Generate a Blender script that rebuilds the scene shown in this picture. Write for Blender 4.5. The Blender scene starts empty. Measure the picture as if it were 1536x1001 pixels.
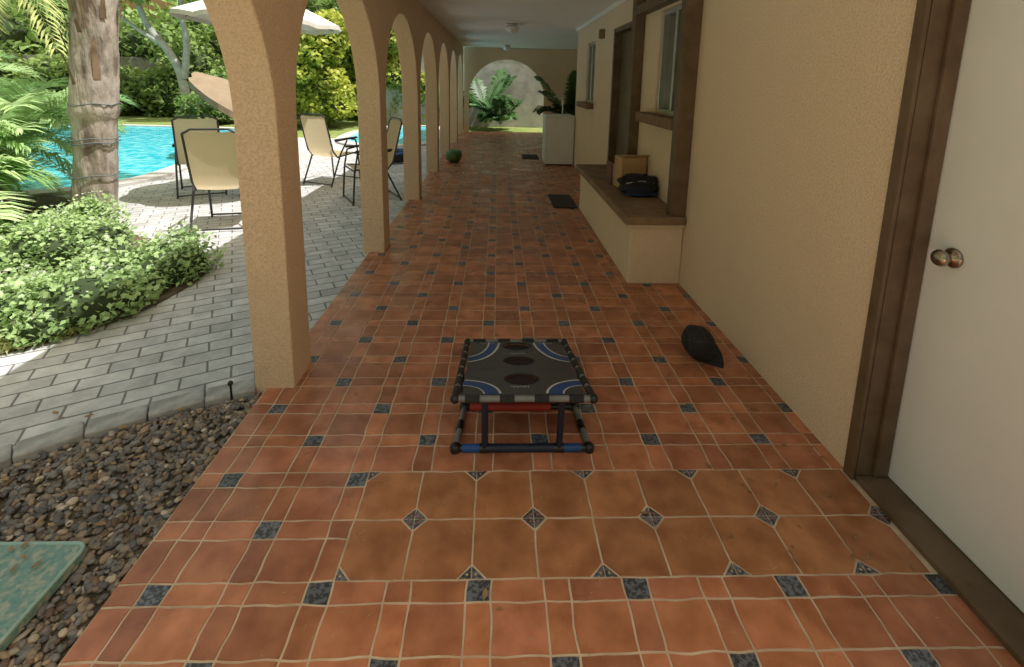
import bpy, bmesh, math, random
import numpy as np
from mathutils import Vector, Matrix, noise
random.seed(4); rng=np.random.default_rng(7)
S=bpy.context.scene; COL=S.collection
S.view_settings.view_transform='Standard'; S.view_settings.look='None'; S.view_settings.exposure=0

# ---------------------------------------------------------------- helpers
def nn(nt,t,**k):
    n=nt.nodes.new(t)
    for a,b in k.items(): setattr(n,a,b)
    return n
def mat(name,c1,c2=None,rough=.8,scale=5,bump=0,bscale=80,metal=0,detail=4,spec=.5,attr=None,bdist=.004,c3=None,scale2=1.2,lo=.35,hi=.65,p3=(.45,.72),stretch=None):
    m=bpy.data.materials.new(name); m.use_nodes=True; nt=m.node_tree
    b=nt.nodes['Principled BSDF']; L=nt.links
    b.inputs['Roughness'].default_value=rough; b.inputs['Metallic'].default_value=metal
    b.inputs['Specular IOR Level'].default_value=spec
    tc=nn(nt,'ShaderNodeTexCoord'); vec=tc.outputs['Object']
    if stretch:
        mp=nn(nt,'ShaderNodeMapping'); mp.inputs['Scale'].default_value=stretch; L.new(vec,mp.inputs['Vector']); vec=mp.outputs['Vector']
    c2=c2 or tuple(x*.8 for x in c1)
    n=nn(nt,'ShaderNodeTexNoise'); n.inputs['Scale'].default_value=scale; n.inputs['Detail'].default_value=detail
    L.new(vec,n.inputs['Vector'])
    r=nn(nt,'ShaderNodeValToRGB'); r.color_ramp.elements[0].position=lo; r.color_ramp.elements[1].position=hi
    r.color_ramp.elements[0].color=(*c1,1); r.color_ramp.elements[1].color=(*c2,1)
    L.new(n.outputs['Fac'],r.inputs['Fac']); out=r.outputs['Color']
    if attr:
        a=nn(nt,'ShaderNodeAttribute',attribute_name=attr)
        mx=nn(nt,'ShaderNodeMix',data_type='RGBA',blend_type='MULTIPLY'); mx.inputs['Factor'].default_value=1
        L.new(out,mx.inputs['A']); L.new(a.outputs['Color'],mx.inputs['B']); out=mx.outputs['Result']
    if c3:
        n3=nn(nt,'ShaderNodeTexNoise'); n3.inputs['Scale'].default_value=scale2; n3.inputs['Detail'].default_value=6
        n3.inputs['Roughness'].default_value=.65
        L.new(vec,n3.inputs['Vector'])
        r3=nn(nt,'ShaderNodeValToRGB'); r3.color_ramp.elements[0].position=p3[0]; r3.color_ramp.elements[1].position=p3[1]
        L.new(n3.outputs['Fac'],r3.inputs['Fac'])
        mx=nn(nt,'ShaderNodeMix',data_type='RGBA'); L.new(r3.outputs['Color'],mx.inputs['Factor'])
        L.new(out,mx.inputs['A']); mx.inputs['B'].default_value=(*c3,1); out=mx.outputs['Result']
    L.new(out,b.inputs['Base Color'])
    if bump:
        n2=nn(nt,'ShaderNodeTexNoise'); n2.inputs['Scale'].default_value=bscale; n2.inputs['Detail'].default_value=3
        L.new(vec,n2.inputs['Vector'])
        bp=nn(nt,'ShaderNodeBump'); bp.inputs['Strength'].default_value=bump; bp.inputs['Distance'].default_value=bdist
        L.new(n2.outputs['Fac'],bp.inputs['Height']); L.new(bp.outputs['Normal'],b.inputs['Normal'])
    return m
def empty(name,loc=(0,0,0),rot=0,parent=None):
    o=bpy.data.objects.new(name,None); o.location=loc; o.rotation_euler=(0,0,rot); COL.objects.link(o)
    if parent: o.parent=parent
    return o
def obj(name,verts,faces,m,parent=None,smooth=False,cols=None):
    me=bpy.data.meshes.new(name); me.from_pydata([tuple(v) for v in verts],[],faces); me.update()
    if smooth: me.polygons.foreach_set('use_smooth',[True]*len(me.polygons))
    if cols is not None:
        at=me.color_attributes.new('Col','FLOAT_COLOR','POINT')
        at.data.foreach_set('color',np.asarray(cols,dtype=np.float32).ravel())
    me.materials.append(m)
    o=bpy.data.objects.new(name,me); COL.objects.link(o)
    if parent: o.parent=parent
    return o
def box(name,x0,x1,y0,y1,z0,z1,m,parent=None,bev=0.004):
    v=[(x0,y0,z0),(x1,y0,z0),(x1,y1,z0),(x0,y1,z0),(x0,y0,z1),(x1,y0,z1),(x1,y1,z1),(x0,y1,z1)]
    f=[(3,2,1,0),(4,5,6,7),(0,1,5,4),(1,2,6,5),(2,3,7,6),(3,0,4,7)]
    o=obj(name,v,f,m,parent)
    if bev:
        b=o.modifiers.new('b','BEVEL'); b.width=bev; b.segments=2
    return o
def poly(name,pts,z,m,parent=None):
    return obj(name,[(x,y,z) for x,y in pts],[tuple(range(len(pts)))],m,parent)
def tube(name,pts,r,m,parent=None,cyc=False,smooth=False,res=4):
    cu=bpy.data.curves.new(name,'CURVE'); cu.dimensions='3D'; cu.bevel_depth=r; cu.bevel_resolution=res; cu.use_fill_caps=True
    s=cu.splines.new('NURBS' if smooth else 'POLY'); s.points.add(len(pts)-1)
    for p,q in zip(s.points,pts): p.co=(*q,1)
    if smooth: s.use_endpoint_u=True; s.order_u=3; s.resolution_u=6
    s.use_cyclic_u=cyc
    cu.materials.append(m); o=bpy.data.objects.new(name,cu); COL.objects.link(o)
    if parent: o.parent=parent
    return o
def lathe(name,prof,m,parent=None,loc=(0,0,0),seg=32,jit=0,captop=True):
    v=[];f=[]
    for i,(r,z) in enumerate(prof):
        for k in range(seg):
            a=2*math.pi*k/seg; rr=r*(1+jit*(random.random()-.5))
            v.append((loc[0]+rr*math.cos(a),loc[1]+rr*math.sin(a),loc[2]+z))
    for i in range(len(prof)-1):
        for k in range(seg):
            f.append((i*seg+k,i*seg+(k+1)%seg,(i+1)*seg+(k+1)%seg,(i+1)*seg+k))
    if captop: f.append(tuple(range(seg))[::-1])
    f.append(tuple((len(prof)-1)*seg+k for k in range(seg)))
    return obj(name,v,f,m,parent,True)
def smoothpoly(pts,n=8):
    out=[];N=len(pts)
    for i in range(N):
        p0,p1,p2,p3=[np.array(pts[(i+k-1)%N],float) for k in range(4)]
        for t in np.linspace(0,1,n,endpoint=False):
            out.append(tuple(.5*((2*p1)+(-p0+p2)*t+(2*p0-5*p1+4*p2-p3)*t*t+(-p0+3*p1-3*p2+p3)*t**3)))
    return out

# ---------------------------------------------------------------- materials
stucco=mat('stucco',(.87,.715,.565),(.73,.58,.44),.92,scale=110,bump=.7,bscale=100,detail=3,spec=.15,bdist=.008,c3=(.77,.62,.48),scale2=.9,lo=.40,hi=.66)
stucco2=mat('stucco_arcade',(.82,.61,.43),(.65,.465,.31),.92,scale=110,bump=.8,bscale=95,detail=3,spec=.15,bdist=.009,c3=(.69,.51,.355),scale2=1.1,lo=.40,hi=.66)
ceilm=mat('ceiling_paint',(.90,.905,.91),(.875,.88,.885),.8,scale=3,bump=.2,bscale=60)
trim=mat('brown_trim_paint',(.14,.09,.052),(.105,.068,.038),.5,scale=14,bump=.15,bscale=40,c3=(.18,.125,.08),scale2=5)
sillm=mat('brown_sill',(.24,.145,.08),(.17,.105,.055),.7,scale=18,bump=.3,bscale=50)
slabm=mat('bench_slab',(.30,.20,.12),(.21,.14,.085),.8,scale=10,bump=.4,bscale=90,c3=(.17,.115,.075),scale2=4)
doorm=mat('white_door_paint',(.85,.89,.94),(.83,.87,.92),.45,scale=2,bump=.05,bscale=20,c3=(.79,.83,.88),scale2=1.5)
alum=mat('aluminium',(.65,.66,.67),None,.35,metal=.8)
nickel=mat('brushed_nickel',(.42,.36,.30),None,.25,metal=1)
grout=mat('grout',(.66,.52,.38),(.48,.35,.24),.9,scale=9,bump=.3,bscale=200)
def wear(m,a,b):
    nt=m.node_tree; n=nn(nt,'ShaderNodeTexNoise'); n.inputs['Scale'].default_value=3; n.inputs['Detail'].default_value=6
    mr=nn(nt,'ShaderNodeMapRange'); mr.inputs['From Min'].default_value=.35; mr.inputs['From Max'].default_value=.65; mr.inputs['To Min'].default_value=a; mr.inputs['To Max'].default_value=b
    nt.links.new(nt.nodes['Texture Coordinate'].outputs['Object'],n.inputs['Vector']); nt.links.new(n.outputs['Fac'],mr.inputs['Value']); nt.links.new(mr.outputs['Result'],nt.nodes['Principled BSDF'].inputs['Roughness'])
tilem=mat('terracotta_tile',(1.0,1.0,1.0),(.68,.60,.54),.24,scale=10,bump=.3,bscale=25,attr='Col',bdist=.004,spec=.55,detail=6); wear(tilem,.20,.46)
inlaym=mat('blue_grey_inlay',(1.5,1.5,1.5),(.45,.45,.45),.35,scale=95,bump=.8,bscale=110,attr='Col',bdist=.003,detail=2,lo=.44,hi=.56); wear(inlaym,.25,.5)
whitem=mat('white_plastic',(.83,.85,.87),(.79,.81,.83),.4)
blackm=mat('black_fabric',(.014,.014,.016),(.024,.024,.027),.85,scale=60,bump=.4,bscale=300)
blackp=mat('black_plastic',(.012,.012,.013),None,.35)
greyp=mat('grey_pvc_pipe',(.20,.205,.21),(.15,.155,.16),.35,scale=20)
bluep=mat('blue_sleeve',(.012,.07,.26),None,.6)
navyp=mat('navy_sleeve',(.010,.016,.045),None,.6)
redp=mat('red_sleeve',(.45,.04,.025),None,.6)
sheetm=mat('game_fabric',(.040,.042,.048),(.055,.057,.064),.38,scale=40,bump=.3,bscale=12)
sheetblue=mat('fabric_blue_print',(.012,.07,.27),None,.4)
sheetwhite=mat('fabric_white_print',(.62,.64,.67),None,.5)
glass=mat('window_glass',(.03,.035,.035),None,.04,spec=1)
dark=mat('dark_interior',(.02,.017,.014),None,.9)
rubber=mat('rubber_mat',(.03,.028,.028),(.045,.042,.04),.85,scale=50,bump=.5,bscale=300)
chairf=mat('chair_frame',(.05,.05,.052),None,.4)
canvas=mat('canvas',(.80,.79,.75),(.74,.73,.69),.9)
canvas2=mat('taupe_canvas',(.30,.23,.16),(.25,.19,.13),.9)
concw=mat('block_wall',(.42,.41,.41),(.30,.29,.295),.9,scale=3,bump=.5,bscale=30,c3=(.50,.48,.47),scale2=2)
sling=mat('sling_fabric',(.78,.61,.38),(.69,.54,.33),.8,scale=60,bump=.3,bscale=400)
nt=sling.node_tree; b=nt.nodes['Principled BSDF']; tr=nn(nt,'ShaderNodeBsdfTranslucent'); tr.inputs['Color'].default_value=(.90,.76,.52,1); mx=nn(nt,'ShaderNodeMixShader'); mx.inputs[0].default_value=.5
nt.links.new(b.outputs[0],mx.inputs[1]); nt.links.new(tr.outputs[0],mx.inputs[2]); nt.links.new(mx.outputs[0],nt.nodes['Material Output'].inputs[0])

def brickmat(name,c1,c2,mc,bw,rh,ms,rot,rough=.85,bumpd=.003):
    m=mat(name,c1,c2,rough); nt=m.node_tree; L=nt.links; b=nt.nodes['Principled BSDF']
    tc=nt.nodes['Texture Coordinate']; mp=nn(nt,'ShaderNodeMapping'); mp.inputs['Rotation'].default_value=(0,0,rot)
    nd=nn(nt,'ShaderNodeTexNoise'); nd.inputs['Scale'].default_value=7; L.new(tc.outputs['Object'],nd.inputs['Vector'])
    va=nn(nt,'ShaderNodeVectorMath',operation='MULTIPLY_ADD'); va.inputs[1].default_value=(.012,.012,0); L.new(nd.outputs['Color'],va.inputs[0]); L.new(tc.outputs['Object'],va.inputs[2])
    L.new(va.outputs[0],mp.inputs['Vector'])
    br=nn(nt,'ShaderNodeTexBrick'); br.inputs['Scale'].default_value=1; br.inputs['Brick Width'].default_value=bw
    br.inputs['Row Height'].default_value=rh; br.inputs['Mortar Size'].default_value=ms; br.inputs['Mortar Smooth'].default_value=.3
    br.inputs['Color1'].default_value=(*c1,1); br.inputs['Color2'].default_value=(*c2,1); br.inputs['Mortar'].default_value=(*mc,1)
    L.new(mp.outputs['Vector'],br.inputs['Vector'])
    n=nn(nt,'ShaderNodeTexNoise'); n.inputs['Scale'].default_value=5; n.inputs['Detail'].default_value=10; n.inputs['Roughness'].default_value=.75; L.new(tc.outputs['Object'],n.inputs['Vector'])
    mr=nn(nt,'ShaderNodeMapRange'); mr.inputs['From Min'].default_value=.3; mr.inputs['From Max'].default_value=.7; mr.inputs['To Min'].default_value=.64; mr.inputs['To Max'].default_value=1.2
    L.new(n.outputs['Fac'],mr.inputs['Value'])
    mx=nn(nt,'ShaderNodeMix',data_type='RGBA',blend_type='MULTIPLY'); mx.inputs['Factor'].default_value=1
    L.new(br.outputs['Color'],mx.inputs['A']); L.new(mr.outputs['Result'],mx.inputs['B']); L.new(mx.outputs['Result'],b.inputs['Base Color'])
    bp=nn(nt,'ShaderNodeBump',invert=True); bp.inputs['Distance'].default_value=bumpd; bp.inputs['Strength'].default_value=.8
    L.new(br.outputs['Fac'],bp.inputs['Height']); L.new(bp.outputs['Normal'],b.inputs['Normal'])
    return m
paverm=brickmat('paver',(.64,.635,.635),(.50,.495,.50),(.21,.20,.20),.22,.11,.006,math.radians(-28))
bouncem=brickmat('bounce_paver',(.72,.71,.69),(.64,.63,.615),(.35,.34,.33),.4,.4,.006,0)
curbm=mat('curb_stone',(.44,.43,.42),(.33,.325,.32),.9,scale=20,bump=.5,bscale=60,c3=(.26,.25,.24),scale2=9)

# ---------------------------------------------------------------- ground, patio, beds
grass=mat('lawn',(.16,.25,.05),(.24,.31,.08),.95,scale=3,bump=1,bscale=60,c3=(.34,.33,.14),scale2=2,bdist=.02)
soil=mat('soil',(.09,.07,.05),(.14,.11,.07),.95,scale=8,bump=1,bscale=40,bdist=.02)
poly('ground',[(-300,-300),(300,-300),(300,300),(-300,300)],-.035,grass)
curb_line=[(-1.17,2.19),(-1.45,2.06),(-1.72,1.90),(-1.96,1.72),(-2.2,1.5),(-2.42,1.24),(-2.6,.95),(-2.7,.6),(-2.75,.2),(-2.75,-.3),(-2.75,-1.2)]
poly('patio_paving',curb_line+[(-7,-1.2),(-7,12.4),(-1.0,12.4),(-1.0,2.3)],-.014,paverm)
poly('bounce_paving',[(-2.74,-9),(6,-9),(6,-1.25),(-2.74,-1.25)],-.012,bouncem)  # unseen pale paving added behind the camera to bounce sunlight into the arcade
poly('planting_bed',smoothpoly([(-2.95,2.25),(-2.42,2.72),(-2.25,3.15),(-2.28,3.7),(-2.75,4.15),(-3.4,4.5),(-4.3,5.0),(-5.5,6.0),(-9,6.2),(-10,3),(-6,1.2),(-3.8,1.6)]),-.006,soil)
cb=empty('paver_curb')
def interp(line,d):
    for a,b in zip(line,line[1:]):
        l=math.dist(a,b)
        if d<=l: t=d/l; return (a[0]+(b[0]-a[0])*t,a[1]+(b[1]-a[1])*t),math.atan2(b[1]-a[1],b[0]-a[0])
        d-=l
    return line[-1],math.atan2(line[-1][1]-line[-2][1],line[-1][0]-line[-2][0])
d=.0;i=0
while d<4.2:
    (x,y),a=interp(curb_line,d+.11)
    o=box('curb_stone_%d'%i,-.105,.105,-.055,.055,-.05,.012+random.random()*.006,curbm,cb,.008)
    o.location=(x,y,0); o.rotation_euler=(0,0,a+random.uniform(-.02,.02)); d+=.217;i+=1
gb=poly('gravel_ground',[(-1.11,2.17)]+curb_line[:9]+[(-2.75,-1.2),(-1.11,-1.2)],-.022,soil)
def bigmesh(name,V,F,m,cols=None,smooth=False,parent=None):
    me=bpy.data.meshes.new(name); k=F.shape[1]
    me.vertices.add(len(V)); me.vertices.foreach_set('co',V.astype(np.float32).ravel())
    me.loops.add(F.size); me.loops.foreach_set('vertex_index',F.astype(np.int32).ravel())
    me.polygons.add(len(F)); me.polygons.foreach_set('loop_start',np.arange(0,F.size,k,dtype=np.int32))
    me.polygons.foreach_set('loop_total',np.full(len(F),k,dtype=np.int32))
    if smooth: me.polygons.foreach_set('use_smooth',np.ones(len(F),dtype=bool))
    me.update(calc_edges=True)
    if cols is not None:
        at=me.color_attributes.new('Col','FLOAT_COLOR','POINT'); at.data.foreach_set('color',cols.astype(np.float32).ravel())
    me.materials.append(m); o=bpy.data.objects.new(name,me); COL.objects.link(o)
    if parent: o.parent=parent
    return o
def inpoly(x,y,P):
    r=np.zeros(len(x),bool); j=len(P)-1
    for i in range(len(P)):
        xi,yi=P[i];xj,yj=P[j]
        c=((yi>y)!=(yj>y))&(x<(xj-xi)*(y-yi)/(yj-yi+1e-9)+xi); r^=c; j=i
    return r
def pebbles(name,n,pts_fn,smin,smax,m):
    bm=bmesh.new(); bmesh.ops.create_icosphere(bm,subdivisions=2,radius=1)
    V=np.array([v.co[:] for v in bm.verts]); F=np.array([[v.index for v in f.verts] for f in bm.faces]); bm.free()
    P=pts_fn(n); n=len(P); nv=len(V)
    s=rng.uniform(smin,smax,(n,1,1))*np.stack([rng.uniform(.8,1.4,n),rng.uniform(.6,.95,n),rng.uniform(.4,.65,n)],1)[:,None,:]
    a=rng.uniform(0,6.28,n); tl=rng.normal(0,.35,n)
    W=V[None]*(1+.13*np.sin(V[None]*3+rng.uniform(0,6,(n,1,3))))*s
    y=W[...,1]*np.cos(tl)[:,None]-W[...,2]*np.sin(tl)[:,None]; z=W[...,1]*np.sin(tl)[:,None]+W[...,2]*np.cos(tl)[:,None]
    W[...,1]=y;W[...,2]=z
    x=W[...,0]*np.cos(a)[:,None]-W[...,1]*np.sin(a)[:,None]; y=W[...,0]*np.sin(a)[:,None]+W[...,1]*np.cos(a)[:,None]
    W[...,0]=x;W[...,1]=y
    W+=P[:,None,:]
    base=np.array([(.17,.14,.125),(.26,.19,.14),(.115,.105,.11),(.34,.25,.17),(.21,.195,.19),(.5,.41,.32),(.16,.10,.07)])
    c=base[rng.choice(7,n,p=[.25,.2,.17,.12,.14,.05,.07])]*rng.uniform(.8,1.25,(n,1))
    cols=np.ones((n,nv,4)); cols[...,:3]=c[:,None]
    FF=(F[None]+np.arange(n)[:,None,None]*nv).reshape(-1,3)
    return bigmesh(name,W.reshape(-1,3),FF,m,cols.reshape(-1,4),True)
def gpts(n):
    P=[(-1.12,2.15),(-1.17,2.12),(-1.45,1.99),(-1.72,1.83),(-1.94,1.65),(-2.15,1.45),(-2.35,1.2),(-2.52,.95),(-2.6,.6),(-2.6,.3),(-1.12,.3)]
    x=rng.uniform(-2.6,-1.12,n*2); y=rng.uniform(.3,2.15,n*2); k=inpoly(x,y,P); x=x[k][:n];y=y[k][:n]
    return np.stack([x,y,rng.uniform(-.02,-.004,len(x))],1)
pebm=mat('pebble',(1,1,1),(.8,.8,.8),.6,scale=60,attr='Col')
pebbles('gravel',9500,gpts,.007,.017,pebm)
tealm=mat('teal_slab',(.12,.25,.24),(.21,.33,.29),.6,scale=50,bump=.6,bscale=60,c3=(.36,.38,.31),scale2=40,p3=(.48,.60))
def rr(x0,x1,y0,y1,r,n=6):
    o=[]
    for cx,cy,a0 in((x1-r,y1-r,0),(x0+r,y1-r,90),(x0+r,y0+r,180),(x1-r,y0+r,270)):
        for k in range(n+1):
            a=math.radians(a0+90*k/n); o.append((cx+r*math.cos(a),cy+r*math.sin(a)))
    return o
def prism(name,pts,z0,z1,m,parent=None,bev=.004):
    n=len(pts); v=[(x,y,z0) for x,y in pts]+[(x,y,z1) for x,y in pts]
    f=[tuple(range(n))[::-1],tuple(range(n,2*n))]+[(i,(i+1)%n,n+(i+1)%n,n+i) for i in range(n)]
    o=obj(name,v,f,m,parent)
    if bev: b=o.modifiers.new('b','BEVEL'); b.width=bev; b.segments=2; b.limit_method='ANGLE'
    return o
sp_=empty('stepping_stone')
prism('slab_top',rr(-1.9,-1.285,.75,1.35,.035),-.01,.022,tealm,sp_)
rimm=mat('teal_rim',(.27,.42,.39),(.36,.48,.43),.6,scale=20)
rp=rr(-1.895,-1.29,.755,1.345,.032); tube('slab_rim',[(x,y,.021) for x,y in rp],.006,rimm,sp_,cyc=True)

# ---------------------------------------------------------------- tiled floor
TV=[];TF=[];TC=[];IV=[];IF=[];IC=[]
def nz(x,y,amp):
    p=Vector((x*14,y*14,0)); q=Vector((x*14+31,y*14+17,5))
    return x+amp*noise.noise(p)*1.6, y+amp*noise.noise(q)*1.6
def tile(P,col,g=.0022,amp=.0036,bev=.0022,z=.004,inlay=False):
    V_,F_,C_=(IV,IF,IC) if inlay else (TV,TF,TC)
    xs=[p[0] for p in P]; ys=[p[1] for p in P]
    cx=(min(xs)+max(xs))/2; cy=(min(ys)+max(ys))/2; hx=(max(xs)-min(xs))/2; hy=(max(ys)-min(ys))/2
    if hx<.006 or hy<.006: return
    sx=1-g/hx; sy=1-g/hy; r0=[]
    Q=[(cx+(x-cx)*sx,cy+(y-cy)*sy) for x,y in P]
    for a,b in zip(Q,Q[1:]+Q[:1]):
        n=max(1,int(math.dist(a,b)/.03))
        for k in range(n):
            t=k/n; r0.append((a[0]+(b[0]-a[0])*t,a[1]+(b[1]-a[1])*t))
    r1=[(cx+(x-cx)*(1-bev/hx),cy+(y-cy)*(1-bev/hy)) for x,y in r0]
    n=len(r0); b=len(V_); tz=random.uniform(-.0004,.0004); tx=random.uniform(-.006,.006); ty=random.uniform(-.006,.006)
    for x,y in r0: X,Y=nz(x,y,amp); V_.append((X,Y,.0006))
    for x,y in r1: X,Y=nz(x,y,amp); V_.append((X,Y,z+tz+tx*(x-cx)+ty*(y-cy)))
    C_.extend([(*[q*.7 for q in col],1)]*n); C_.extend([(*col,1)]*n)
    for i in range(n): F_.append((b+i,b+(i+1)%n,b+n+(i+1)%n,b+n+i))
    F_.append(tuple(range(b+n,b+2*n)))
def rect(x0,x1,y0,y1): return [(x0,y0),(x1,y0),(x1,y1),(x0,y1)]
XL=-1.11; XR=1.405
def terra():
    k=random.uniform(.74,1.22); h=random.uniform(-.02,.045)
    return ((.51+h)*k,(.20+h*.5)*k,(.108)*k)
def darkc():
    k=random.uniform(.8,1.25); return (.095*k,.105*k,.128*k)
mod=.475; xs=[0,.16,.235,.40,.475]
OY0=1.229; OY1=1.642
def do_module(ix,y0,y1):
    H=y1-y0; ys=[0,.335*H,.5*H,.835*H,H]
    x0=ix*mod
    for i in range(4):
        for j in range(4):
            a=x0+xs[i]; b=x0+xs[i+1]
            if abs(y0-OY0)<.01 and a>=-.476: continue
            a=max(a,XL); b=min(b,XR if y0<8.6 else 2.4)
            if b-a<.012: continue
            dk=(i==1 and j==1) or (i==3 and j==3)
            tile(rect(a,b,y0+ys[j],y0+ys[j+1]),darkc() if dk else terra(),inlay=dk)
ymods=[(OY1+.4*i,OY1+.4*(i+1)) for i in range(32)]+[(OY0,OY1)]+[(OY0-.4*(i+1),OY0-.4*i) for i in range(6)]
for (y0,y1) in ymods:
    for ix in range(-3,(3 if y0<8.6 else 6)): do_module(ix,y0,y1)
c=.045; T=.2065
def octc():
    k=random.uniform(.85,1.15); return (.47*k,.205*k,.095*k)
orange=(.5,.15,.06); cream=(.6,.46,.28)
X0=-.475
def dn(ii,jj): return (jj==1 and ii%2==1) or (jj!=1 and ii%2==0)
for i in range(10):
    for j in range(2):
        a=X0+i*T; b=a+T; y0=OY0+j*T; y1=y0+T
        if a>XR-.02: continue
        bl=c if dn(i,j) else 0; br=c if dn(i+1,j) else 0; tr=c if dn(i+1,j+1) else 0; tl=c if dn(i,j+1) else 0
        if b>XR: br=tr=0
        P=[(a+bl,y0)] + ([(b-br,y0),(b,y0+br)] if br else [(b,y0)])
        P+= ([(b,y1-tr),(b-tr,y1)] if tr else [(b,y1)])
        P+= ([(a+tl,y1),(a,y1-tl)] if tl else [(a,y1)])
        if bl: P.append((a,y0+bl))
        P=[(min(x,XR+.02),y) for x,y in P]
        if b<XR or a<XR-.06: tile(P,octc(),amp=.0022)
def tri(P,col,z,dk=False): 
    V_,F_,C_=(IV,IF,IC) if dk else (TV,TF,TC)
    b=len(V_); V_.extend([(x,y,z) for x,y in P]); C_.extend([(*col,1)]*len(P)); F_.append(tuple(range(b,b+len(P))))
def lp(a,b,t): return (a[0]+(b[0]-a[0])*t,a[1]+(b[1]-a[1])*t)
for i in range(10):
    for j in range(3):
        if not dn(i,j): continue
        x=X0+i*T; y=OY0+j*T
        if x>XR: continue
        r=c-.007
        for q in range(4):
            a0=q*math.pi/2; a1=a0+math.pi/2
            if j==0 and q in(2,3): continue
            if j==2 and q in(0,1): continue
            if i==0 and q in (1,2): continue
            e=.0016
            mx=e*(1 if math.cos(a0+.78)>0 else -1); my=e*(1 if math.sin(a0+.78)>0 else -1)
            p0=(x+mx,y+my); p1=(x+mx+math.cos(a0)*r,y+my+math.sin(a0)*r); p2=(x+mx+math.cos(a1)*r,y+my+math.sin(a1)*r)
            tri([p0,p1,p2],darkc(),.0038,True)
            m=lp(p1,p2,.5); cc=lp(p0,m,.62); s=.005
            tri([(cc[0]-s,cc[1]),(cc[0],cc[1]-s),(cc[0]+s,cc[1]),(cc[0],cc[1]+s)],orange if j==1 else cream,.0046)
            for w in (0,1):
                pp=lp(p0,p1 if w==0 else p2,.5); s2=.003
                tri([(pp[0]-s2,pp[1]),(pp[0],pp[1]-s2),(pp[0]+s2,pp[1]),(pp[0],pp[1]+s2)],orange if j==1 else cream,.0044)
fl=empty('tile_floor')
obj('tiles',TV,TF,tilem,fl,cols=TC); obj('inlay_tiles',IV,IF,inlaym,fl,cols=IC)
prism('grout_bed',[(XL,-1.2),(1.53,-1.2),(1.53,8.6),(2.6,8.6),(2.6,14.4),(XL,14.4)],-.06,.002,grout,fl,0)

# ---------------------------------------------------------------- arcade
CX0,CX1=-1.165,-.975; Y0=2.16; SP=1.9; CW=.22; CR=2.15; R=(SP-CW)/2; SPR=CR-R; ZC=2.43
out=[]; starts=[Y0+SP*i for i in range(-1,7)]
out.append((starts[0],-.03))
for i,s in enumerate(starts):
    out.append((s+CW,-.03))
    if i<len(starts)-1:
        cyy=s+CW+R
        for k in range(0,37):
            a=math.pi-math.pi*k/36; out.append((cyy+R*math.cos(a),SPR+R*math.sin(a)))
        out.append((s+SP,-.03))
out.append((starts[-1]+CW,ZC)); out.append((starts[0],ZC))
n=len(out); v=[(CX0,y,z) for y,z in out]+[(CX1,y,z) for y,z in out]
f=[tuple(range(n))[::-1],tuple(range(n,2*n))]+[(i,(i+1)%n,n+(i+1)%n,n+i) for i in range(n)]
arc=obj('arcade_wall',v,f,stucco2)
b=arc.modifiers.new('b','BEVEL'); b.width=.007; b.segments=2; b.limit_method='ANGLE'; b.angle_limit=math.radians(60)
EY=14.1; ax=.25; ar=1.1; az=2.12-ar
out=[(-.972,-.03),(ax-ar,-.03)]
for k in range(37):
    a=math.pi-math.pi*k/36; out.append((ax+ar*math.cos(a),az+ar*math.sin(a)))
out+=[(ax+ar,-.03),(2.6,-.03),(2.6,ZC),(-.972,ZC)]
n=len(out); v=[(x,EY,z) for x,z in out]+[(x,EY+.2,z) for x,z in out]
f=[tuple(range(n)),tuple(range(n,2*n))[::-1]]+[(i,n+i,n+(i+1)%n,(i+1)%n) for i in range(n)]
obj('arched_end_wall',v,f,stucco2)
gw=empty('block_garden_wall')
box('wall_face',-4.0,4.5,16.4,16.6,-.03,2.5,concw,gw)
box('wall_cap',-4.0,4.5,16.36,16.64,2.503,2.56,curbm,gw)

# ---------------------------------------------------------------- house
H=empty('stucco_house'); WX=1.40; RY=.6  # made-up near end of house and roof, cut short to let daylight in
box('ceiling',-1.28,2.6,RY,EY+.2,ZC+.004,ZC+.05,ceilm,H,0)
roofm=mat('roof_tiles',(.30,.14,.08),(.2,.1,.06),.9,scale=4)
box('roof',-1.30,7,RY,EY+.25,ZC+.054,ZC+.2,roofm,H,0)
box('fascia',-1.33,-1.303,RY,EY+.25,ZC-.02,ZC+.21,sillm,H)
def wy(name,y0,y1,z0,z1,m=stucco,x0=WX,x1=WX+.2,bev=0): return box(name,x0,x1,y0,y1,z0,z1,m,H,bev)
DY=1.625
wy('wall_near',DY,3.6,-.03,ZC)
wy('wall_over_door',RY,DY-.003,2.13,ZC)
wy('wall_win_below',3.603,4.28,-.03,1.25); wy('wall_win_above',3.603,4.28,2.12,ZC)
wy('wall_mid',4.283,5.0,-.03,ZC)
wy('wall_door2_above',5.003,5.9,2.14,ZC)
wy('wall_mid2',5.903,7.1,-.03,ZC)
wy('wall_w2_below',7.103,7.72,-.03,1.2); wy('wall_w2_above',7.103,7.72,2.1,ZC)
wy('wall_far',7.723,8.7,-.03,ZC)
box('wall_return',1.603,2.6,8.5,8.7,-.03,ZC,stucco,H,0)
box('recess_wall',2.6,2.8,8.5,EY+.2,-.03,ZC,stucco,H,0)
box('house_rear_wall',1.603,7,RY,RY+.15,-.03,ZC,stucco,H,0)
box('ceiling_trim',1.36,1.398,RY,8.7,ZC-.05,ZC+.002,ceilm,H,.003)
box('door_slab',1.52,1.56,.72,1.583,.03,2.05,doorm,H,.002)
box('door_jamb',1.403,1.535,1.588,1.622,.0,2.06,trim,H,.002)
box('door_jamb_hinge',1.40,1.56,.66,.716,.0,2.06,trim,H,.002)
box('door_stop',1.465,1.517,1.572,1.5865,.03,2.05,trim,H,.002)
box('door_casing',1.385,1.4,1.586,1.632,0.004,2.14,trim,H,.004)
box('door_head',1.39,1.545,.66,1.62,2.063,2.125,trim,H,.003)
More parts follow.
